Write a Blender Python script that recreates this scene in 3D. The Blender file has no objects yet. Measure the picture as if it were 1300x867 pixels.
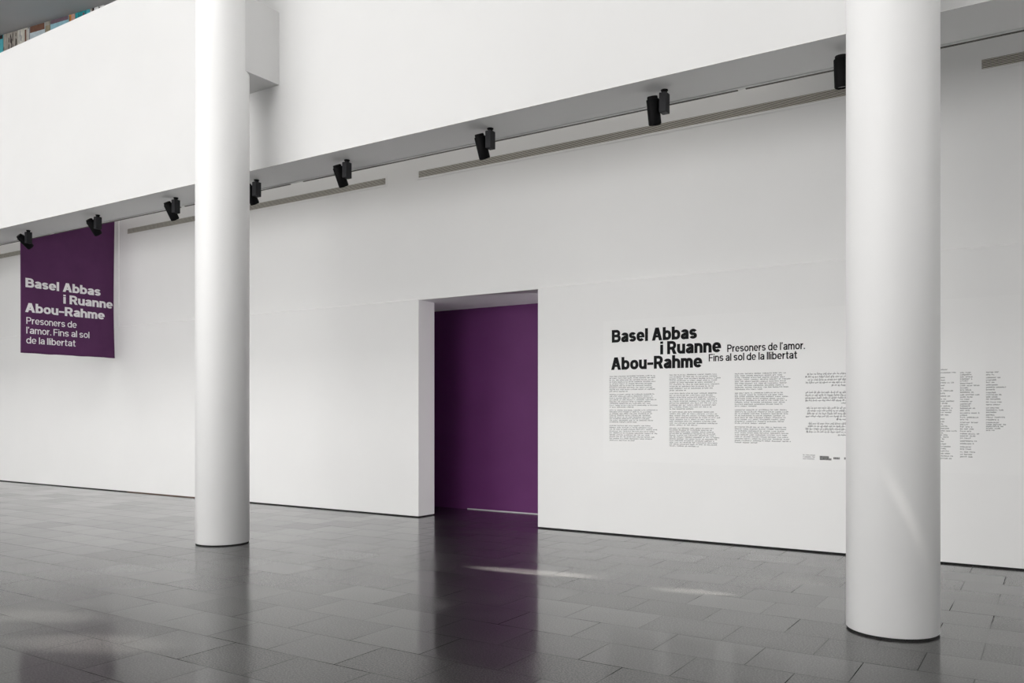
import bpy, bmesh, math, random
from mathutils import Vector, Matrix
random.seed(7)
PI = math.pi
sc = bpy.context.scene
COL = sc.collection

# ------------------------------------------------------------------ camera
F_PX, HY = 1069.27, 522.3
YAW = math.radians(32.834)
cd = bpy.data.cameras.new('camera'); cam = bpy.data.objects.new('camera', cd); COL.objects.link(cam)
cam.location = (0, 0, 1.65); cam.rotation_euler = (PI/2, 0, YAW)
cd.sensor_width = 36; cd.lens = F_PX/1300*36; cd.shift_y = (HY-433.5)/1300
cd.clip_end = 300
sc.camera = cam

# ------------------------------------------------------------------ light
wd = bpy.data.worlds.new('world'); sc.world = wd; wd.use_nodes = True
bg = wd.node_tree.nodes['Background']
bg.inputs[0].default_value = (1.0, 0.988, 0.98, 1); bg.inputs[1].default_value = 4.95

def portal(name, loc, rot, sx, sy):
    l = bpy.data.lights.new(name, 'AREA'); l.shape = 'RECTANGLE'; l.size = sx; l.size_y = sy
    l.cycles.is_portal = True
    o = bpy.data.objects.new(name, l); COL.objects.link(o); o.location = loc; o.rotation_euler = rot
    return o
GX0, GX1, GZ0, GZ1, FY = -23.0, -1.5, 0.1, 6.1, -8.0      # the glazed facade behind the camera
portal('facade_portal', ((GX0+GX1)/2, FY+0.05, (GZ0+GZ1)/2), (PI/2, 0, 0), GX1-GX0, GZ1-GZ0)

SX0, SX1, SY0, SY1, SZ = -30.0, 3.0, -7.0, -1.0, 16.5           # assumed roof light over the hall, out of view
portal('assumed_roof_portal', ((SX0+SX1)/2, (SY0+SY1)/2, SZ-.05), (0, 0, 0), SX1-SX0, SY1-SY0)
RY0, RY1, RZ0, RZ1 = 2.4, 7.0, 0.3, 6.6                     # invented window in the unseen right end, added to lighten the columns' right sides
portal('fill_end_portal', (13.95, (RY0+RY1)/2, (RZ0+RZ1)/2), (PI/2, 0, PI/2), RY1-RY0, RZ1-RZ0)

# added fill, no real fitting: hidden strip lamp brightening the upper wall's top
cv = bpy.data.lights.new('upper_wall_fill', 'AREA'); cv.shape = 'RECTANGLE'; cv.size = 26; cv.size_y = .3; cv.energy = 30; cv.color = (1, .96, .9)
cvo = bpy.data.objects.new('upper_wall_fill', cv); COL.objects.link(cvo); cvo.location = (-15.5, 9.75, 6.05); cvo.rotation_euler = (math.radians(10), 0, 0)

vs = sc.view_settings
sc.display_settings.display_device = 'sRGB'
vs.view_transform = 'Standard'; vs.look = 'None'; vs.gamma = 1; vs.use_curve_mapping = False
vs.exposure = 0.0
sc.cycles.use_denoising = True; sc.cycles.use_adaptive_sampling = False
sc.cycles.max_bounces = 10; sc.cycles.diffuse_bounces = 8; sc.cycles.sample_clamp_indirect = 6

def spot(name, loc, target, power, angle, sx=1, sy=1, roll=0, blend=1.0, color=(1, .96, .9)):
    l = bpy.data.lights.new(name, 'SPOT'); l.energy = power; l.spot_size = math.radians(angle); l.spot_blend = blend
    l.shadow_soft_size = 0.02; l.color = color
    o = bpy.data.objects.new(name, l); COL.objects.link(o); o.location = loc
    q = (Vector(target)-Vector(loc)).to_track_quat('-Z', 'Y')
    o.rotation_euler = (q.to_matrix() @ Matrix.Rotation(roll, 3, 'Z')).to_euler()
    o.scale = (sx, sy, 1)
    return o

# added lamp: assumed daylight from the passage's far end behind the doorway
pl_ = bpy.data.lights.new('assumed_passage_light', 'AREA'); pl_.shape = 'RECTANGLE'; pl_.size = .25; pl_.size_y = 1.9; pl_.energy = 34
plo = bpy.data.objects.new('assumed_passage_light', pl_); COL.objects.link(plo); plo.location = (-3.55, 11.38, 1.15); plo.rotation_euler = (PI/2, 0, PI/2)

# spot lamps added high up to imitate sunlight slivers on floor and nearest column
def added_sliver(name, at, length, width, power, roll=0):
    src = (at[0]+1.5, at[1]-9.0, 15.5); d = (Vector(at)-Vector(src)).length
    inc = 15.5/d if at[2] == 0 else .6
    spot(name, src, at, power, math.degrees(2*math.atan(length/2/d)), 1.0, width*inc/length, roll)
SUN = 34.0
added_sliver('added_sliver_doorway', (-4.50, 7.39, 0), 1.75, .34, 6500*SUN, .0)
added_sliver('added_sliver_middle', (-2.80, 7.385, 0), 1.0, .28, 3600*SUN, .0)
added_sliver('added_sliver_right', (-2.19, 8.32, 0), 1.1, .4, 1000*SUN, .0)
added_sliver('added_sliver_front', (-5.75, 3.42, 0), 1.5, .62, 2100*SUN, .2)
added_sliver('added_sliver_left', (-6.95, 3.62, 0), 1.5, .5, 1700*SUN, .2)
added_sliver('added_sliver_column', (-.86, 6.62, .86), .75, .16, 160*SUN, -.75)

# ------------------------------------------------------------------ materials
def mat(name, col, rough=.6, metal=0, spec=.5):
    m = bpy.data.materials.new(name); m.use_nodes = True
    b = m.node_tree.nodes['Principled BSDF']
    b.inputs['Base Color'].default_value = (*col, 1); b.inputs['Roughness'].default_value = rough
    b.inputs['Metallic'].default_value = metal; b.inputs['Specular IOR Level'].default_value = spec
    return m

def noisy(name, c0, c1, scale, rough=.6, spec=.5, bump=0.0, detail=4):
    m = mat(name, c0, rough, 0, spec); nt = m.node_tree; b = nt.nodes['Principled BSDF']
    tc = nt.nodes.new('ShaderNodeTexCoord')
    n = nt.nodes.new('ShaderNodeTexNoise'); n.inputs['Scale'].default_value = scale; n.inputs['Detail'].default_value = detail
    r = nt.nodes.new('ShaderNodeValToRGB'); r.color_ramp.elements[0].position = .3; r.color_ramp.elements[1].position = .7
    r.color_ramp.elements[0].color = (*c0, 1); r.color_ramp.elements[1].color = (*c1, 1)
    nt.links.new(tc.outputs['Object'], n.inputs['Vector']); nt.links.new(n.outputs['Fac'], r.inputs['Fac'])
    nt.links.new(r.outputs['Color'], b.inputs['Base Color'])
    if bump:
        bp = nt.nodes.new('ShaderNodeBump'); bp.inputs['Strength'].default_value = bump; bp.inputs['Distance'].default_value = .01
        nt.links.new(n.outputs['Fac'], bp.inputs['Height']); nt.links.new(bp.outputs['Normal'], b.inputs['Normal'])
    return m

def floor_mat():
    m = mat('granite', (.05, .05, .05), .16, 0, .5); nt = m.node_tree; b = nt.nodes['Principled BSDF']; b.inputs['IOR'].default_value = 1.25; b.inputs['Coat Weight'].default_value = 1; b.inputs['Coat IOR'].default_value = 1.34
    N = nt.nodes.new; L = nt.links.new
    tc = N('ShaderNodeTexCoord')
    mp = N('ShaderNodeMapping'); mp.inputs['Location'].default_value = (1.06, -3.985, 0)
    L(tc.outputs['Object'], mp.inputs['Vector'])
    br = N('ShaderNodeTexBrick'); br.offset = .5; br.offset_frequency = 2; br.squash = 1
    br.inputs['Color1'].default_value = (0, 0, 0, 1); br.inputs['Color2'].default_value = (1, 1, 1, 1)
    br.inputs['Mortar'].default_value = (.5, .5, .5, 1)
    br.inputs['Scale'].default_value = 1; br.inputs['Brick Width'].default_value = .643; br.inputs['Row Height'].default_value = .4805
    br.inputs['Mortar Size'].default_value = .0038; br.inputs['Mortar Smooth'].default_value = .2
    L(mp.outputs['Vector'], br.inputs['Vector'])
    sp = N('ShaderNodeTexNoise'); sp.inputs['Scale'].default_value = 85; sp.inputs['Detail'].default_value = 3
    L(tc.outputs['Object'], sp.inputs['Vector'])
    r1 = N('ShaderNodeValToRGB'); r1.color_ramp.elements[0].position = .42; r1.color_ramp.elements[1].position = .64
    r1.color_ramp.elements[0].color = (.003, .003, .003, 1); r1.color_ramp.elements[1].color = (.048, .047, .045, 1)
    L(sp.outputs['Fac'], r1.inputs['Fac'])
    tint = N('ShaderNodeMapRange'); tint.inputs['To Min'].default_value = .78; tint.inputs['To Max'].default_value = 1.22
    L(br.outputs['Color'], tint.inputs['Value'])
    mul = N('ShaderNodeMixRGB'); mul.blend_type = 'MULTIPLY'; mul.inputs['Fac'].default_value = 1
    L(r1.outputs['Color'], mul.inputs['Color1']); L(tint.outputs['Result'], mul.inputs['Color2'])
    mx = N('ShaderNodeMixRGB'); mx.inputs['Color2'].default_value = (.004, .004, .004, 1)
    jn = N('ShaderNodeTexNoise'); jn.inputs['Scale'].default_value = 1.7; jn.inputs['Detail'].default_value = 2
    L(tc.outputs['Object'], jn.inputs['Vector'])
    jr = N('ShaderNodeMapRange'); jr.inputs['From Min'].default_value = .38; jr.inputs['From Max'].default_value = .62; jr.inputs['To Min'].default_value = .6
    L(jn.outputs['Fac'], jr.inputs['Value'])
    jm = N('ShaderNodeMath'); jm.operation = 'MULTIPLY'; L(br.outputs['Fac'], jm.inputs[0]); L(jr.outputs['Result'], jm.inputs[1])
    L(jm.outputs[0], mx.inputs['Fac']); L(mul.outputs['Color'], mx.inputs['Color1'])
    L(mx.outputs['Color'], b.inputs['Base Color'])
    wr = N('ShaderNodeTexNoise'); wr.inputs['Scale'].default_value = .9; wr.inputs['Detail'].default_value = 3
    L(tc.outputs['Object'], wr.inputs['Vector'])
    ra = N('ShaderNodeMapRange'); ra.inputs['To Min'].default_value = .09; ra.inputs['To Max'].default_value = .14
    L(wr.outputs['Fac'], ra.inputs['Value'])
    rt = N('ShaderNodeMapRange'); rt.inputs['To Min'].default_value = -.04; rt.inputs['To Max'].default_value = .06
    L(br.outputs['Color'], rt.inputs['Value'])
    ad = N('ShaderNodeMath'); ad.operation = 'ADD'; L(ra.outputs['Result'], ad.inputs[0]); L(rt.outputs['Result'], ad.inputs[1])
    ad2 = N('ShaderNodeMath'); ad2.operation = 'MULTIPLY_ADD'; ad2.inputs[1].default_value = .0
    L(jm.outputs[0], ad2.inputs[0]); L(ad.outputs[0], ad2.inputs[2])
    L(ad2.outputs[0], b.inputs['Coat Roughness'])
    cw = N('ShaderNodeMath'); cw.operation = 'MULTIPLY_ADD'; cw.inputs[1].default_value = -1; cw.inputs[2].default_value = 1
    L(jm.outputs[0], cw.inputs[0]); L(cw.outputs[0], b.inputs['Coat Weight'])
    sw = N('ShaderNodeMath'); sw.operation = 'MULTIPLY_ADD'; sw.inputs[1].default_value = -.5; sw.inputs[2].default_value = .5
    L(jm.outputs[0], sw.inputs[0]); L(sw.outputs[0], b.inputs['Specular IOR Level'])
    ad3 = N('ShaderNodeMath'); ad3.operation = 'ADD'; ad3.inputs[1].default_value = .26
    L(ad2.outputs[0], ad3.inputs[0]); L(ad3.outputs[0], b.inputs['Roughness'])
    return m

M = {}
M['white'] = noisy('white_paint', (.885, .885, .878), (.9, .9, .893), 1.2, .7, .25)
M['fascia'] = noisy('white_paint_dimmed', (.71, .71, .705), (.73, .73, .725), .8, .6, .3)  # the walls' white, colour lowered to imitate weaker light on the fascia
M['column'] = noisy('column_paint', (.89, .89, .885), (.9, .9, .895), 2.0, .42, .4)
M['panel'] = noisy('panel_vinyl', (.9, .9, .893), (.91, .91, .903), 2, .55, .35)
M['floor'] = floor_mat()
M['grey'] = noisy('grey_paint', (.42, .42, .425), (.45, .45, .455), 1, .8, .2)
M['purple_wall'] = noisy('purple_paint', (.125, .026, .128), (.14, .031, .145), 1.5, .6, .3)
M['purple_cloth'] = noisy('purple_fabric', (.098, .032, .098), (.112, .038, .112), 3, .85, .2)
M['black_gap'] = mat('black_gap', (.01, .01, .01), .8)
M['brown_gap'] = noisy('brown_gap', (.09, .05, .035), (.2, .12, .09), 3, .7)
M['black'] = noisy('black_metal', (.003, .003, .0035), (.004, .004, .0045), 60, .6, .12)
M['charcoal'] = noisy('charcoal_metal', (.014, .014, .017), (.018, .018, .021), 60, .5, .3)
M['lens'] = mat('lens_glass', (.02, .02, .025), .08)
M['ink'] = mat('black_vinyl', (.012, .012, .013), .75, 0, .12)
M['small_ink'] = mat('grey_print', (.13, .13, .13), .6)
M['white_print'] = mat('white_print', (.92, .9, .92), .7)
M['grille'] = noisy('grille_metal', (.72, .69, .62), (.76, .73, .66), 20, .5)
M['grille_dark'] = mat('grille_dark', (.10, .095, .08), .8)
M['edge_line'] = noisy('edge_metal', (.07, .065, .055), (.11, .1, .09), 4, .6)
M['mullion'] = noisy('mullion_paint', (.6, .6, .6), (.63, .63, .63), 5, .5)

# ------------------------------------------------------------------ helpers
def tag(o, label=None, cat=None, group=None, kind=None):
    if label: o['label'] = label
    if cat: o['category'] = cat
    if group: o['group'] = group
    if kind: o['kind'] = kind
    return o

def obj(name, bm, m, parent=None, smooth=False):
    me = bpy.data.meshes.new(name)
    bmesh.ops.recalc_face_normals(bm, faces=bm.faces)
    bm.to_mesh(me); bm.free()
    if smooth:
        for p in me.polygons: p.use_smooth = True
    me.materials.append(m)
    o = bpy.data.objects.new(name, me); COL.objects.link(o)
    if parent: o.parent = parent
    return o

def empty(name, loc=(0, 0, 0), rz=0):
    o = bpy.data.objects.new(name, None); COL.objects.link(o); o.location = loc; o.rotation_euler = (0, 0, rz)
    o.empty_display_size = .1
    return o

def bx(bm, x0, x1, y0, y1, z0, z1, bev=0, seg=2):
    r = bmesh.ops.create_cube(bm, size=1)
    for v in r['verts']:
        v.co = Vector(((x0+x1)/2+v.co.x*(x1-x0), (y0+y1)/2+v.co.y*(y1-y0), (z0+z1)/2+v.co.z*(z1-z0)))
    if bev:
        es = {e for v in r['verts'] for e in v.link_edges}
        bmesh.ops.bevel(bm, geom=list(es), offset=bev, segments=seg, affect='EDGES', profile=.5)
    return r['verts']

def prism(bm, prof, x0, x1):
    """profile in (y, z) swept along x"""
    a = [bm.verts.new((x0, y, z)) for y, z in prof]; b = [bm.verts.new((x1, y, z)) for y, z in prof]
    n = len(prof)
    bm.faces.new(a); bm.faces.new(b[::-1])
    for i in range(n): bm.faces.new((a[i], b[i], b[(i+1) % n], a[(i+1) % n]))

def lathe(bm, prof, seg=96, mtx=None):
    rings = []
    for r, z in prof:
        rings.append([bm.verts.new((r*math.cos(2*PI*i/seg), r*math.sin(2*PI*i/seg), z)) for i in range(seg)])
    for k in range(len(rings)-1):
        for i in range(seg):
            bm.faces.new((rings[k][i], rings[k][(i+1) % seg], rings[k+1][(i+1) % seg], rings[k+1][i]))
    bm.faces.new(rings[0][::-1]); bm.faces.new(rings[-1])
    if mtx is not None:
        for rg in rings:
            for v in rg: v.co = mtx @ v.co

def boxes(name, m, lst, parent=None, bev=0):
    bm = bmesh.new()
    for b in lst: bx(bm, *b, bev=bev)
    return obj(name, bm, m, parent)

def struct(o): o['kind'] = 'structure'; return o

# ------------------------------------------------------------------ the room
YW = 10.22                       # front of the lower wall
DX0, DX1, DH = -8.325, -6.157, 3.385
STEP = 3.412
bm = bmesh.new(); bx(bm, -46, 14, FY-.5, 16, -.2, 0); struct(obj('floor', bm, M['floor']))

def lower_wall(name, x0, x1):
    bm = bmesh.new()
    prism(bm, [(YW, .018), (YW, STEP-.022), (YW+.022, STEP), (YW+.396, STEP), (YW+.396, .018)], x0, x1)
    return struct(obj(name, bm, M['white']))
lower_wall('wall_back_left', -46, DX0); lower_wall('wall_back_right', DX1, 14)
def gap(name, x0, x1, m, yr=YW+.38):
    return struct(boxes(name, m, [(x0, x1, YW+.012, yr, 0.0, .018)]))
gap('baseboard_back_left', -46, -16.0, M['black_gap'])
gap('baseboard_back_brown', -16.0, -13.2, M['brown_gap'])
gap('baseboard_back_middle', -13.2, DX0-.012, M['black_gap'])
gap('baseboard_back_right', DX1+.012, 14, M['black_gap'])
# upper wall, a couple of centimetres behind the lower one, and the lintel over the doorway
bm = bmesh.new(); prism(bm, [(YW+.02, DH), (YW+.02, 7.4), (YW+.396, 7.4), (YW+.396, DH)], -46, 14); struct(obj('wall_back_upper', bm, M['white']))
bm = bmesh.new(); bx(bm, -16.62, -16.275, YW, YW+.03, STEP, 7.3); struct(obj('trim_1', bm, M['white']))
# passage behind the doorway
struct(boxes('wall_passage', M['purple_wall'], [(-14, -3.5, 11.57, 11.8, 0, DH+.1)]))
struct(boxes('trim_2', M['mullion'], [(-8.36, -3.5, 11.562, 11.575, .0, .013)]))
struct(boxes('wall_passage_left', M['grey'], [(-14.2, -14, YW+.3, 11.8, 0, DH+.1)]))
struct(boxes('wall_passage_right', M['white'], [(-3.5, -3.3, YW+.3, 11.8, 0, DH+.1)]))
struct(boxes('ceiling_passage', M['white'], [(-14.2, -3.3, YW+.396, 11.8, DH, DH+.12)]))

# gallery level: fascia / parapet, soffit slab
YF, HS, PT = 7.574, 4.868, 7.962
YG, YE = 8.245, 8.346
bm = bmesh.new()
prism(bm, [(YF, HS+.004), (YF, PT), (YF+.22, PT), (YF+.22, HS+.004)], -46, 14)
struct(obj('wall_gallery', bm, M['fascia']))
bm = bmesh.new()
prism(bm, [(YF, HS), (YF, HS+.004), (YF+.22, HS+.004), (YF+.22, HS+1.0), (YE, HS+1.0), (YE, HS+.009), (YE-.02, HS+.009), (YE-.02, HS+.028), (YG+.012, HS+.028), (YG, HS)], -46, 14)
struct(obj('ceiling_soffit', bm, M['white']))
struct(boxes('trim_3', M['edge_line'], [(a, b, YE-.018, YE-.001, HS, HS+.009) for a, b in ((-46, -15.4), (-15.25, -11.6), (-11.5, -9.12), (-8.86, -2.68), (-2.6, 14))]))
struct(boxes('ceiling', M['grey'], [(-46, 14, 7.9, 16, 10.4, 10.6)]))
struct(boxes('wall_rear', M['white'], [(-46, 14, 16, 16.3, 0, 10.6)]))
struct(boxes('floor_upper', M['grey'], [(-46, 14, YW+.02, 16, 7.4, 7.5)]))
struct(boxes('floor_gallery', M['fascia'], [(-46, 14, YF+.2, YE-.02, 5.9, 6.0)]))

# the parts of the hall behind the camera
struct(boxes('wall_left', M['white'], [(-46.3, -46, FY-.5, 16, 0, 17)]))
struct(boxes('wall_right', M['white'], [(14, 14.3, FY-.5, RY0, 0, 17), (14, 14.3, RY1, 16, 0, 17), (14, 14.3, RY0, RY1, 0, RZ0), (14, 14.3, RY0, RY1, RZ1, 17)]))
struct(boxes('fill_window', M['mullion'], [(14.05, 14.25, RY0+i*1.533-.06, RY0+i*1.533+.06, RZ0, RZ1) for i in range(4)] + [(14.08, 14.22, RY0, RY1, RZ0+i*1.575-.04, RZ0+i*1.575+.04) for i in range(5)]))  # bars of the invented fill window
struct(boxes('wall_front', M['white'], [(-46, GX0, FY-.5, FY, 0, 17), (GX1, 14, FY-.5, FY, 0, 17), (GX0, GX1, FY-.5, FY, 0, GZ0), (GX0, GX1, FY-.5, FY, GZ1, 17)]))
struct(boxes('ceiling_hall', M['white'], [(-46, 14, FY-.5, SY0, 16.5, 16.8), (-46, 14, SY1, 16, 16.5, 16.8), (-46, SX0, SY0, SY1, 16.5, 16.8), (SX1, 14, SY0, SY1, 16.5, 16.8)]))
struct(boxes('assumed_roof_light', M['mullion'], [(SX0+i*3-.06, SX0+i*3+.06, SY0, SY1, 16.6, 16.75) for i in range(12)] + [(SX0, SX1, SY0+i*3-.05, SY0+i*3+.05, 16.62, 16.73) for i in range(3)]))  # bars of the assumed roof light
struct(boxes('wall_upper', M['white'], [(-46, 14, 7.9, 8.1, 10.4, 16.6)]))
struct(boxes('window_1', M['mullion'], [(GX0+i*2.15-.06, GX0+i*2.15+.06, FY-.3, FY-.1, GZ0, GZ1) for i in range(11)]
             + [(GX0, GX1, FY-.28, FY-.12, GZ0+i*1.5-.04, GZ0+i*1.5+.04) for i in range(5)]))

# ------------------------------------------------------------------ columns
def column(x, y, label):
    c = empty('column', (x, y, 0)); tag(c, label, 'column', 'round white columns')
    bm = bmesh.new(); lathe(bm, [(.317, 0), (.317, .014)], 96); obj('base_joint', bm, M['black_gap'], c)
    bm = bmesh.new(); lathe(bm, [(.321, .014), (.325, .018), (.325, 16.5)], 128)
    o = obj('shaft', bm, M['column'], c)
    for p in o.data.polygons: p.use_smooth = len(p.vertices) == 4
    bm = bmesh.new(); bx(bm, -.31, .31, .0, YF-y, 5.902, 6.845); obj('bracket_beam', bm, M['fascia'], c)
    return c
column(-8.806, 6.93, 'round white column left of the dark doorway, carrying a square bracket beam')
column(-1.037, 6.905, 'large round white column standing nearest, in front of the wall text')

# ------------------------------------------------------------------ ventilation grilles
def grille(x0, x1, label):
    z0, z1, yw = 5.287, 5.389, YW+.02
    g = empty('ventilation_grille', ((x0+x1)/2, yw, z0)); tag(g, label, 'vent', 'linear ventilation grilles under the gallery')
    w = (x1-x0)/2
    f = .028
    boxes('frame', M['white'], [(-w-f, w+f, -.006, .002, -f, 0), (-w-f, w+f, -.006, .002, z1-z0, z1-z0+f), (-w-f, -w, -.006, .002, 0, z1-z0), (w, w+f, -.006, .002, 0, z1-z0)], g)
    boxes('backing', M['grille_dark'], [(-w, w, -.0015, .001, 0, z1-z0)], g)
    n = 6; p = (z1-z0)/n
    bm = bmesh.new()
    for i in range(n):
        z = p*(i+.5)
        prism(bm, [(-.001, z-.0045), (-.008, z-.006), (-.008, z+.0005), (-.001, z+.0045)], -w, w)
    obj('slats', bm, M['grille'], g)
    return g
grille(-23.5, -16.66, 'narrow slatted air grille cut off by the left edge, behind the purple banner')
grille(-15.99, -9.017, 'narrow slatted air grille passing behind the round column beside the doorway')
grille(-8.335, -1.36, 'longest slatted air grille, above the dark doorway and the wall text')
grille(-.66, 6.3, 'short visible end of a slatted air grille in the upper right corner')

# ------------------------------------------------------------------ spotlights
def make_spot(x, tilt, label, y=7.912):
    s = empty('ceiling_spotlight', (x, y, HS)); tag(s, label, 'spotlight', 'black spotlights under the gallery')
    bm = bmesh.new(); lathe(bm, [(.026, -.045), (.028, -.014), (.036, -.010), (.036, 0)], 32)
    obj('ceiling_mount', bm, M['black'], s, False)
    bm = bmesh.new(); bx(bm, -.037, .037, -.05, .05, -.232, -.034, .004)
    obj('driver_box', bm, M['charcoal'], s)
    R = Matrix.Translation((-.115, 0, -.185)) @ Matrix.Rotation(math.radians(tilt), 4, 'X')
    bm = bmesh.new()
    lathe(bm, [(.046, .140), (.052, .134), (.053, .112), (.060, .110), (.064, .104), (.064, -.128), (.060, -.138), (.056, -.140), (.055, -.125)], 48, R)
    hd = obj('lamp_head', bm, M['black'], s)
    for p in hd.data.polygons: p.use_smooth = len(p.vertices) == 4
    mod = hd.modifiers.new('es', 'EDGE_SPLIT'); mod.split_angle = math.radians(40)
    bm = bmesh.new(); lathe(bm, [(.054, -.132), (.054, -.127)], 40, R); obj('lens', bm, M['lens'], hd)
    bm = bmesh.new(); lathe(bm, [(.02, -.06), (.02, .0)], 24, Matrix.Translation((-.03, 0, -.185)) @ Matrix.Rotation(PI/2, 4, 'Y')); obj('pivot', bm, M['black'], s)
    return s
for x, t, l in [(-15.33, 50, 'black ceiling spotlight farthest left, tilted most, at the outer edge of the banner'),
                (-13.18, 38, 'black ceiling spotlight overlapping the top right corner of the purple banner'),
                (-11.13, 32, 'black ceiling spotlight hanging just left of the round column near the doorway'),
                (-9.33, 30, 'black ceiling spotlight partly hidden by the right edge of the round column near the doorway'),
                (-7.62, 28, 'black ceiling spotlight above the gap between the two long air grilles'),
                (-5.40, 25, 'black ceiling spotlight hanging above the right jamb of the dark doorway'),
                (-3.29, 15, 'black ceiling spotlight above the black title on the wall, complete and upright'),
                (-1.49, 9, 'black ceiling spotlight mostly hidden behind the nearest round column')]:
    make_spot(x, t, l)

# ------------------------------------------------------------------ lettering: a grotesque drawn with strokes (cap height 1)
XH = .75
def arc(cx, cy, rx, ry, a0, a1, n=14, e=2.25):
    pts = []
    for i in range(n+1):
        a = math.radians(a0+(a1-a0)*i/n); c, s = math.cos(a), math.sin(a)
        pts.append((cx+rx*math.copysign(abs(c)**(2/e), c), cy+ry*math.copysign(abs(s)**(2/e), s)))
    return pts

def glyph(ch, w):
    """-> advance width, list of strokes (polylines with thickness), list of polygons"""
    h = w/2; S = []; P = []; q = w*.88                       # q: thinner horizontals
    k = (w-.1)*1.0                                           # bold letters are wider
    if ch == ' ': return .34-.3*k, S, P
    if ch == 'l': return w, [[(h, 0), (h, 1)]], P
    if ch == 'i':
        P.append([(0, 1-w*.85), (w, 1-w*.85), (w, 1), (0, 1)]); return w, [[(h, 0), (h, XH)]], P
    if ch == '.': return w, S, [[(0, 0), (w, 0), (w, w), (0, w)]]
    if ch == '’': return w, S, [[(0, 1), (w*1.0, 1), (w*.75, .74), (w*.1, .74)]]
    if ch == '-': return .34+k, S, [[(0, .31), (.34+k, .31), (.34+k, .31+q), (0, .31+q)]]
    if ch in 'nhum':
        W = .53+.55*k
        if ch == 'm':
            W2 = .47+.6*k; x2 = W2-w
            for o in (0, x2):
                S.append([(o+h, XH*.3)]+arc(o+W2/2, XH*.56, W2/2-h, XH*.44-h, 180, 0)+[(o+W2-h, 0)])
            S.append([(h, 0), (h, XH)]); return W2+x2, S, P
        if ch == 'u':
            S.append([(h, XH)]+arc(W/2, XH*.44, W/2-h, XH*.44-h, 180, 360)+[(W-h, XH*.7)]); S.append([(W-h, 0), (W-h, XH)]); return W, S, P
        S.append([(h, XH*.3)]+arc(W/2, XH*.56, W/2-h, XH*.44-h, 180, 0)+[(W-h, 0)])
        S.append([(h, 0), (h, 1 if ch == 'h' else XH)]); return W, S, P
    if ch in 'bd':
        W = .57+.5*k; S.append(arc(W/2, XH/2, W/2-h, XH/2-h, 0, 360, 28))
        x = h if ch == 'b' else W-h
        S.append([(x, 0), (x, 1)]); return W, S, P
    if ch == 'o':
        W = .58+.5*k; return W, [arc(W/2, XH/2, W/2-h, XH/2-h, 0, 360, 28)], P
    if ch == 'e':
        W = .56+.5*k; S.append(arc(W/2, XH/2, W/2-h, XH/2-h, 0, 322, 26))
        P.append([(h, XH*.5-q*.42), (W-.002, XH*.5-q*.42), (W-.002, XH*.5+q*.35), (h, XH*.5+q*.35)]); return W, S, P
    if ch == 'a':
        W = .52+.5*k
        S.append(arc(W*.5, XH*.66, W*.5-h-.01, XH*.34-h, 165, 0, 14)+[(W-h-.01, h*.6), (W-.01, h*.1)][:1]+[(W-h-.01, 0)])
        S.append([(W-h, XH*.56), (W*.5, XH*.53)]+arc(W*.42, XH*.29, W*.42-h, XH*.27-h*.75, 90, 270, 14)+[(W*.62, h+.02), (W-h-.03, XH*.28)])
        return W, S, P
    if ch == 's':
        W = .49+.5*k; ry = (XH/2-h)/2
        S.append(arc(W/2, XH/2+ry, W/2-h, ry, 18, 255, 14, 2.1)+arc(W/2, XH/2-ry, W/2-h, ry, 75, -162, 14, 2.1)); return W, S, P
    if ch == 'r':
        W = .33+.4*k; S.append([(h, 0), (h, XH)]); S.append([(h, XH*.3)]+arc(W+.02, XH*.5, W-h, XH*.5-h, 180, 95, 8)); return W, S, P
    if ch == 't':
        W = .34+.5*k; x = W*.24+h
        S.append([(x, XH+.2), (x, h*2)]+[(x+.02, h*1.25), (x+.07, h), (W, h)]); P.append([(0, XH-q), (W, XH-q), (W, XH), (0, XH)]); return W, S, P
    if ch == 'F':
        W = .56+.4*k; P += [[(0, 0), (w, 0), (w, 1), (0, 1)], [(0, 1-q), (W, 1-q), (W, 1), (0, 1)], [(0, .5-q*.5), (W*.92, .5-q*.5), (W*.92, .5+q*.5), (0, .5+q*.5)]]; return W, S, P
    if ch in 'PRB':
        W = .61+.45*k; ym = .45 if ch != 'B' else .52
        P.append([(0, 0), (w, 0), (w, 1), (0, 1)])
        ry = (1-h-ym)/2; rx = ry*1.0
        S.append([(h, 1-h), (W-h-rx, 1-h)]+arc(W-h-rx, ym+ry, rx, ry, 90, -90, 14)+[(h, ym)])
        if ch == 'B':
            ry = (ym-h)/2; rx = ry; W2 = W+.04
            S.append([(h, ym), (W2-h-rx, ym)]+arc(W2-h-rx, h+ry, rx, ry, 90, -90, 14)+[(h, h)]); return W2, S, P
        if ch == 'R':
            W += .03; P.append([(W-w*1.12, 0), (W+.01, 0), (W*.5+w*.75, ym+.02), (W*.5-w*.35, ym+.02)])
        return W, S, P
    if ch == 'A':
        W = .72+.55*k; d = w*1.1; m_ = W/2; t = w*.62
        P += [[(0, 0), (d, 0), (m_+t, 1), (m_-t, 1)], [(W-d, 0), (W, 0), (m_+t, 1), (m_-t, 1)], [(W*.2, .235), (W*.8, .235), (W*.8, .235+q*.9), (W*.2, .235+q*.9)]]
        return W, S, P
    raise KeyError(ch)

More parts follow.
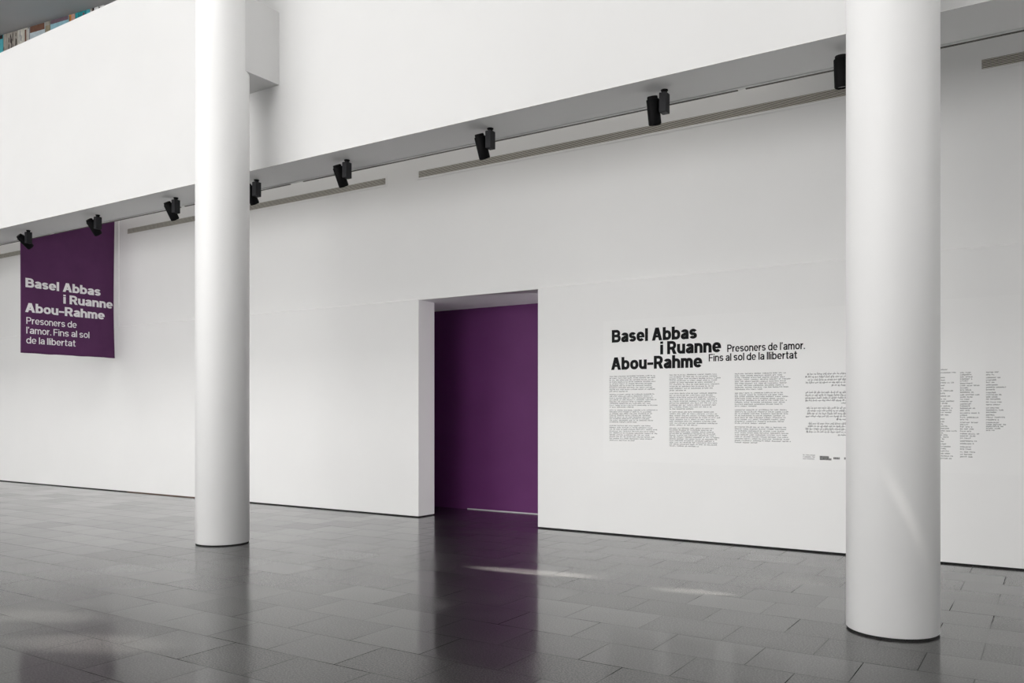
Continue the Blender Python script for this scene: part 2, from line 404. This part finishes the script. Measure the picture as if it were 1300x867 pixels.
def thicken(pts, w):
    h = w/2; L = []; Rr = []; n = len(pts); closed = (Vector(pts[0])-Vector(pts[-1])).length < 1e-6
    for i in range(n):
        p = Vector(pts[i])
        if closed: a = Vector(pts[i-1 if i else n-2]); b = Vector(pts[i+1 if i < n-1 else 1])
        else: a = Vector(pts[max(i-1, 0)]); b = Vector(pts[min(i+1, n-1)])
        t1 = (p-a); t2 = (b-p)
        if t1.length < 1e-9: t1 = t2
        if t2.length < 1e-9: t2 = t1
        t1.normalize(); t2.normalize(); t = (t1+t2)
        t = t.normalized() if t.length > 1e-6 else t1
        nn = Vector((-t.y, t.x)); s = h/max(.5, nn.dot(Vector((-t1.y, t1.x))))
        L.append(p+nn*s); Rr.append(p-nn*s)
    return [[L[i], Rr[i], Rr[i+1], L[i+1]] for i in range(n-1)]

def line_polys(text, w, track):
    x = 0; out = []
    for i, ch in enumerate(text):
        a, S, P = glyph(ch, w)
        for s in S:
            for qd in thicken(s, w): out.append([(x+v[0], v[1]) for v in qd])
        for p in P: out.append([(x+v[0], v[1]) for v in p])
        x += a+(track if ch != ' ' and (i+1 >= len(text) or text[i+1] != ' ') else 0)
    return x-track, out

def set_line(name, text, w, track, x0, x1, z0, cap, fn, m, parent, label, th=.0015):
    """lays a line from x0 to x1 with its baseline at z0, every word a mesh; fn maps (s, z, out) to 3-D"""
    W = line_polys(text, w, track)[0]; kx = (x1-x0)/W; words = text.split(' '); done = ''
    for wd_ in words:
        off = line_polys(done+wd_, w, track)[0]-line_polys(wd_, w, track)[0]
        bm = bmesh.new()
        for n, p in enumerate(line_polys(wd_, w, track)[1]):
            add_poly(bm, [(x0+(off+a)*kx, z0+b*cap) for a, b in p], fn, th+(n % 37)*.00004)
        tag(obj(name, bm, m, parent), label)
        done += wd_+' '

def add_poly(bm, p, fn, th):
    f = [bm.verts.new(fn(s, z, th)) for s, z in p]; b = [bm.verts.new(fn(s, z, 0)) for s, z in p]
    n = len(p)
    bm.faces.new(f)
    for i in range(n): bm.faces.new((f[i], b[i], b[(i+1) % n], f[(i+1) % n]))

# ------------------------------------------------------------------ wall text
PY = YW-.003                                  # front of the text panel
tp = empty('wall_text_panel', (0, YW, 0)); tag(tp, 'wide pale wall text panel with black title and columns of small print', 'wall text')
bm = bmesh.new(); bx(bm, -5.125, -.31, -.003, 0, .985, 2.865); obj('backing_panel', bm, M['panel'], tp)
def fnw(s, z, o): return (s, -.003-o, z)
h_ = 1.65
cY, sY = math.cos(YAW), math.sin(YAW)
def on_wall(px, py, Y=YW):
    a = (px-650)/F_PX; z = Y/(a*sY+cY); return z*(a*cY-sY), h_+(HY-py)/F_PX*z
def wline(pl, pr):
    x0, z0 = on_wall(*pl); x1, z1 = on_wall(*pr)
    return x0, x1, (z0+z1)/2
title = [('Basel Abbas', (777, 434.8), (884.9, 430), (777, 420.2)),
         ('i Ruanne', (838.3, 449.8), (915.6, 447.2), (847.6, 434.8)),
         ('Abou-Rahme', (776, 469.9), (891.6, 466.2), (830, 453.9))]
sub = [('Presoners de l’amor.', (923.4, 446.8), (1022, 443.2), (923.4, 439)),
       ('Fins al sol de la llibertat', (899.9, 458.8), (1012, 455.2), (899.9, 451))]
CAP_T, CAP_S = .168, .092
for t, pl, pr, pt in title:
    x0, x1, z = wline(pl, pr); set_line('title_word', t, .218, .042, x0, x1, z, CAP_T, fnw, M['ink'], tp, 'bold black title word')
for t, pl, pr, pt in sub:
    x0, x1, z = wline(pl, pr); set_line('subtitle_word', t, .152, .075, x0, x1, z, CAP_S, fnw, M['ink'], tp, 'thinner black subtitle word')

def tiny_word(bm, x, z, n, xh, lw, rtl=False):
    """n letters too small to read: stems with short joining strokes"""
    st = lw*.26
    for i in range(n):
        xx = x+i*lw
        up = random.random()
        hh = xh*(1.4 if up > .8 else 1.0); dn = -xh*.35 if up < .08 else 0
        add_poly(bm, [(xx, z+dn), (xx+st, z+dn), (xx+st, z+hh), (xx, z+hh)], fnw, .0006)
        if random.random() > .35: add_poly(bm, [(xx+lw*.5, z), (xx+lw*.5+st, z), (xx+lw*.5+st, z+xh), (xx+lw*.5, z+xh)], fnw, .0006)
        zz = z if random.random() < .5 else z+xh-st*.9
        add_poly(bm, [(xx, zz), (xx+lw*.74, zz), (xx+lw*.74, zz+st*.9), (xx, zz+st*.9)], fnw, .0006)
    return n*lw

def tiny_line(bm, x0, x1, z, xh, lw):
    x = x0
    while x < x1-lw*1.5:
        n = min(random.choice((2, 3, 4, 5, 6, 7, 8, 9)), int((x1-x)/lw))
        if n < 1: break
        x += tiny_word(bm, x, z, n, xh, lw)+lw*.8

def tiny_arabic(bm, x0, x1, z, xh):
    x = x1; st = xh*.3
    while x > x0+xh:
        n = random.randint(2, 5); wl = n*xh*.9
        if x-wl < x0: wl = x-x0
        add_poly(bm, [(x-wl, z), (x, z), (x, z+st), (x-wl, z+st)], fnw, .0006)
        for i in range(n):
            xx = x-wl*(i+.3)/n
            hh = random.choice((.6, .8, 1.5, 1.0)); dz = random.choice((0, 0, -.5))
            add_poly(bm, [(xx, z+dz*xh), (xx+st, z+dz*xh), (xx+st, z+hh*xh), (xx, z+hh*xh)], fnw, .0006)
            if random.random() < .4:
                dd = random.choice((1.3, -.6)); add_poly(bm, [(xx-st, z+dd*xh), (xx+st*.4, z+dd*xh), (xx+st*.4, z+dd*xh+st), (xx-st, z+dd*xh+st)], fnw, .0006)
        x -= wl+xh*.7

def text_block(name, pxl, pxr, blocks, label, rag=.16, last=.5, arabic=False, lw=.0145, xh=.0108, m='small_ink', hidden_right=None):
    """blocks: list of (first line y px, last line y px, lines) read at the left edge"""
    x0 = on_wall(pxl, 500)[0]; x1 = on_wall(pxr, 500)[0]
    if hidden_right: x1 = hidden_right
    bm = bmesh.new()
    for ya, yb, n in blocks:
        za = on_wall(pxl, ya)[1]; zb = on_wall(pxl, yb)[1]
        for i in range(n):
            z = za+(zb-za)*i/(n-1) if n > 1 else za
            f = 1-random.random()*rag if i < n-1 else last*(.6+.6*random.random())
            if arabic: tiny_arabic(bm, x1-(x1-x0)*f, x1, z, xh*.95)
            else: tiny_line(bm, x0, x0+(x1-x0)*f, z, xh, lw)
    return tag(obj(name, bm, M[m], tp), label)
def yz(y): return 380+y/3.94
def blk(lst): return [(yz(a)+.9, yz(b)+.9, n) for a, b, n in lst]
text_block('text_column', 774, 836, blk([(385, 460, 9), (475, 538, 8), (553, 612, 8), (630, 703, 9)]), 'first column of small grey print under the title')
text_block('text_column', 850, 915.5, blk([(378, 455, 9), (470, 547, 9), (562, 627, 8), (643, 731, 11)]), 'second column of small grey print, the tallest')
text_block('text_column', 933, 1005.7, blk([(372, 450, 9), (468, 533, 8), (552, 618, 8), (637, 714, 9)]), 'third column of small grey print')
text_block('arabic_text_column', 1022, 1090, blk([(373, 430, 5), (465, 518, 5), (542, 597, 5), (619, 674, 5)]), 'column of right-aligned script beside the nearest column', rag=.06, last=.45, arabic=True, xh=.0145)
def yq(y): return 430+y/4.333+.8
def names(groups):
    return [(yq(a), yq(b), n) for a, b, n in groups]
text_block('credits_column', 1177.5, 1216, names([(172, 172, 1), (188, 188, 1), (215, 243, 3), (258, 316, 5), (332, 355, 3), (370, 405, 4), (418, 440, 2), (455, 492, 4), (505, 550, 5), (563, 590, 3), (602, 655, 5)]), 'credit names partly hidden behind the nearest column', rag=.45, last=.8, lw=.0135, xh=.0105)
text_block('credits_column', 1219, 1246, names([(186, 198, 2), (210, 232, 3), (246, 270, 3), (282, 294, 2), (308, 345, 4), (358, 394, 4), (408, 420, 2), (432, 444, 2), (460, 472, 2), (484, 508, 3), (522, 546, 3), (562, 576, 2), (594, 606, 2), (622, 648, 3)]), 'middle column of credit names', rag=.5, last=.6, lw=.0135, xh=.0105)
text_block('credits_column', 1252, 1280, names([(184, 198, 2), (214, 240, 3), (254, 280, 3), (296, 332, 4), (348, 362, 2), (380, 404, 3), (419, 445, 3), (460, 503, 5)]), 'right column of credit names, the shortest', rag=.5, last=.6, lw=.0135, xh=.0105)
# small imprint and logos at the foot of the panel
text_block('imprint', 1019.6, 1035.6, [(578, 582.8, 3)], 'three tiny lines of grey imprint', rag=.1, last=.9, lw=.011, xh=.010)
def logo(lst, label):
    bm = bmesh.new()
    for xa, xb, y, n in lst:
        x0, z = on_wall(xa, y); x1, _ = on_wall(xb, y)
        lw = (x1-x0)/n
        for i in range(n):
            a = x0+i*lw
            add_poly(bm, [(a, z), (a+lw*.36, z), (a+lw*.36, z+.024), (a, z+.024)], fnw, .0006)
            add_poly(bm, [(a+lw*.5, z), (a+lw*.78, z), (a+lw*.78, z+.024), (a+lw*.5, z+.024)], fnw, .0006)
            zz = random.choice((0, .009, .018))
            add_poly(bm, [(a, z+zz), (a+lw*.78, z+zz), (a+lw*.78, z+zz+.006), (a, z+zz+.006)], fnw, .0006)
    tag(obj('logo', bm, M['ink'], tp), label)
logo([(1040.8, 1052.6, 581.3, 9), (1040.9, 1055.8, 583.9, 11)], 'bold two-line logo')
logo([(1058.2, 1066.5, 583, 5)], 'bold one-line logo')
logo([(1071.8, 1073.8, 583.2, 2)], 'small mark next to the nearest column')

# ------------------------------------------------------------------ banner
BX, BY0, BY1, BZ0, BZ1 = -16.386, 8.31, 10.205, 2.757, 5.75
def wave(y, z):
    t = (BZ1-z)/(BZ1-BZ0); u = (y-BY0)/(BY1-BY0)
    return .012*math.sin(u*9+1.1)*t+.008*math.sin(u*17+z*1.4)*t+.006*math.sin(z*2.3+u*3)
ban = empty('hanging_banner', (BX, (BY0+BY1)/2, BZ0)); tag(ban, 'purple cloth banner with white lettering hanging from the gallery at the left', 'banner')
oy = (BY0+BY1)/2
bm = bmesh.new(); NY, NZ = 60, 80; V = {}
for side in (0, 1):
    for i in range(NY+1):
        for j in range(NZ+1):
            y = BY0+(BY1-BY0)*i/NY; z = BZ0+(BZ1-BZ0)*j/NZ
            inset = .02*math.sin(PI*j/NZ)*(i/NY)
            V[side, i, j] = bm.verts.new((wave(y, z)-.0015*side, y-oy-inset, z-BZ0+.006*math.sin(i*.3)*(1-j/NZ)))
for i in range(NY):
    for j in range(NZ):
        bm.faces.new((V[0, i, j], V[0, i+1, j], V[0, i+1, j+1], V[0, i, j+1])); bm.faces.new((V[1, i, j], V[1, i, j+1], V[1, i+1, j+1], V[1, i+1, j]))
for j in range(NZ):
    bm.faces.new((V[0, 0, j], V[0, 0, j+1], V[1, 0, j+1], V[1, 0, j])); bm.faces.new((V[0, NY, j+1], V[0, NY, j], V[1, NY, j], V[1, NY, j+1]))
for i in range(NY):
    bm.faces.new((V[0, i+1, 0], V[0, i, 0], V[1, i, 0], V[1, i+1, 0])); bm.faces.new((V[0, i, NZ], V[0, i+1, NZ], V[1, i+1, NZ], V[1, i, NZ]))
obj('cloth', bm, M['purple_cloth'], ban, True)
boxes('hem_bar', M['purple_cloth'], [(-.006, .007, BY0-oy+.004, BY1-oy-.006, .0, .02)], ban, .002)
bm = bmesh.new(); lathe(bm, [(.015, -.94), (.015, .94)], 16, Matrix.Translation((0, 0, BZ1-BZ0)) @ Matrix.Rotation(PI/2, 4, 'X')); obj('hanging_rod', bm, M['charcoal'], ban, True)
def fnb(s, z, o): return (wave(s, z)+o+.0012, s-oy, z-BZ0)
def on_ban(px, py):
    a = (px-650)/F_PX; zz = BX/(a*cY-sY); return zz*(a*sY+cY), h_+(HY-py)/F_PX*zz
def bline(name, t, w, tr, pl, pr, cap):
    y0, z0 = on_ban(*pl); y1, z1 = on_ban(*pr)
    set_line(name, t, w, tr, y0, y1, (z0+z1)/2, cap, fnb, M['white_print'], ban, 'white lettering', .0008)
bline('title_word', 'Basel Abbas', .205, .045, (32.0, 364.8), (127.4, 375.4), .175)
bline('title_word', 'i Ruanne', .205, .045, (80.7, 385.3), (143.3, 392.0), .175)
bline('title_word', 'Abou-Rahme', .205, .045, (31.5, 396.6), (132.6, 405.2), .175)
bline('subtitle_word', 'Presoners de', .13, .08, (33.0, 411.2), (97, 416.2), .128)
bline('subtitle_word', 'l’amor. Fins al sol', .13, .08, (33.0, 423.8), (113.2, 428.9), .128)
bline('subtitle_word', 'de la llibertat', .13, .08, (33.0, 436.3), (95.5, 439.5), .128)

# ------------------------------------------------------------------ pictures along the gallery's back wall
HC = 10.4
P0, P1 = Vector((-20.6, 10.0)), Vector((-17.1, 10.46))
dirv = (P1-P0).normalized()
ang = math.atan2(dirv.y, dirv.x)
pw = boxes('wall_gallery_back', M['grey'], [(-4, 12, .03, .15, 0, 2.88)]); pw.location = (P0.x, P0.y, 7.51); pw.rotation_euler = (0, 0, ang); struct(pw)
cols = {'turq': (.09, .42, .48), 'pale': (.52, .60, .64), 'sky': (.30, .52, .60), 'khaki': (.30, .26, .18), 'cream': (.62, .60, .54),
        'brown': (.16, .08, .055), 'teal': (.03, .30, .33), 'pink': (.55, .33, .26), 'orange': (.62, .27, .04), 'dark': (.03, .022, .025),
        'mauve': (.16, .11, .14), 'grey': (.30, .30, .30), 'stone': (.36, .33, .29), 'white': (.68, .68, .68)}
PM = {k: noisy('print_'+k, v, tuple(min(1, c*1.25) for c in v), 9, .7, .2) for k, v in cols.items()}
pics = [(-2, 5, 'turq', 'dark', 2), (5, 9.5, 'stone', 'brown', 1), (9.5, 23, 'stone', 'dark', 3), (23, 30.5, 'cream', 'grey', 1), (30.5, 36, 'cream', 'brown', 4), (36, 38.5, 'grey', 'white', 4),
        (38.5, 58, 'pale', 'brown', 2), (58, 64.5, 'khaki', 'stone', 2), (64.5, 88.3, 'sky', 'mauve', 2), (88.3, 91, 'orange', 'brown', 4),
        (91, 96, 'pink', 'brown', 1), (96, 104, 'teal', 'dark', 3), (104, 110, 'teal', 'mauve', 4), (110, 115, 'turq', 'teal', 1), (115, 118, 'stone', 'white', 4), (118, 120, 'dark', 'brown', 4), (120, 133, 'white', 'dark', 1)]
plabel = ['turquoise print with a dark top, in the upper left corner of the view', 'thin stone coloured print next to the turquoise one in the corner', 'large greyish photo print crowded with small dark figures',
          'pale cream print with a soft grey patch', 'cream print with a tall brown figure', 'thin grey and white striped print', 'wide pale blue print under a brown photographed strip',
          'khaki print between two blue ones', 'widest sky blue print with a mauve upper edge', 'narrow bright orange print', 'small pink print with a brown patch beside the orange one',
          'teal print with black shapes', 'teal print with a mauve vertical bar', 'turquoise print with a teal patch near the thin end of the row', 'narrow stone print with a white stripe', 'narrow dark brown print', 'long white print with a dark corner, last of the row at the right']
def s_of(px):
    a = (px-650)/F_PX; d = Vector((a*cY-sY, a*sY+cY))
    # P0 + s*dirv parallel to d  ->  cross = 0
    cr = lambda p, q: p.x*q.y-p.y*q.x
    return -cr(P0, d)/cr(dirv, d)
for (a, b, c1, c2, kind), lab in zip(pics, plabel):
    s0, s1 = s_of(a), s_of(b); w = s1-s0-.012; Hh = 1.5
    e = empty('photo_print', (P0.x+dirv.x*(s0+w/2), P0.y+dirv.y*(s0+w/2), HC-Hh), ang); tag(e, lab, 'picture', 'prints in a row along the gallery wall')
    boxes('print_board', PM[c1], [(-w/2, w/2, -.012, .029, 0, Hh-.02)], e, .003)
    random.seed(int(a*10)+77)
    if kind == 2: boxes('printed_band', PM[c2], [(-w/2+.01, w/2-.01, -.015, -.011, Hh-(.17 if c2 == 'brown' else .11), Hh-.025)], e)
    elif kind == 4: boxes('printed_band', PM[c2], [(-w*.18, w*.22, -.015, -.011, .2, Hh-.06)], e)
    else:
        for _ in range(14 if kind == 3 else 4):
            bm = bmesh.new()
            x = random.uniform(-w*.42, w*.42); z = Hh-random.uniform(.1, .5); ww = w*random.uniform(.03, .06 if kind == 3 else .16); hh = random.uniform(.04, .12)
            m4 = [(x-ww, z-hh*.6), (x+ww*.6, z-hh), (x+ww, z+hh*.5), (x-ww*.3, z+hh)]
            v = [bm.verts.new((p, -.0135, q)) for p, q in m4]; v2 = [bm.verts.new((p, -.0118, q)) for p, q in m4]
            bm.faces.new(v)
            for i in range(4): bm.faces.new((v[i], v2[i], v2[(i+1) % 4], v[(i+1) % 4]))
            obj('printed_figure', bm, PM[c2], e)
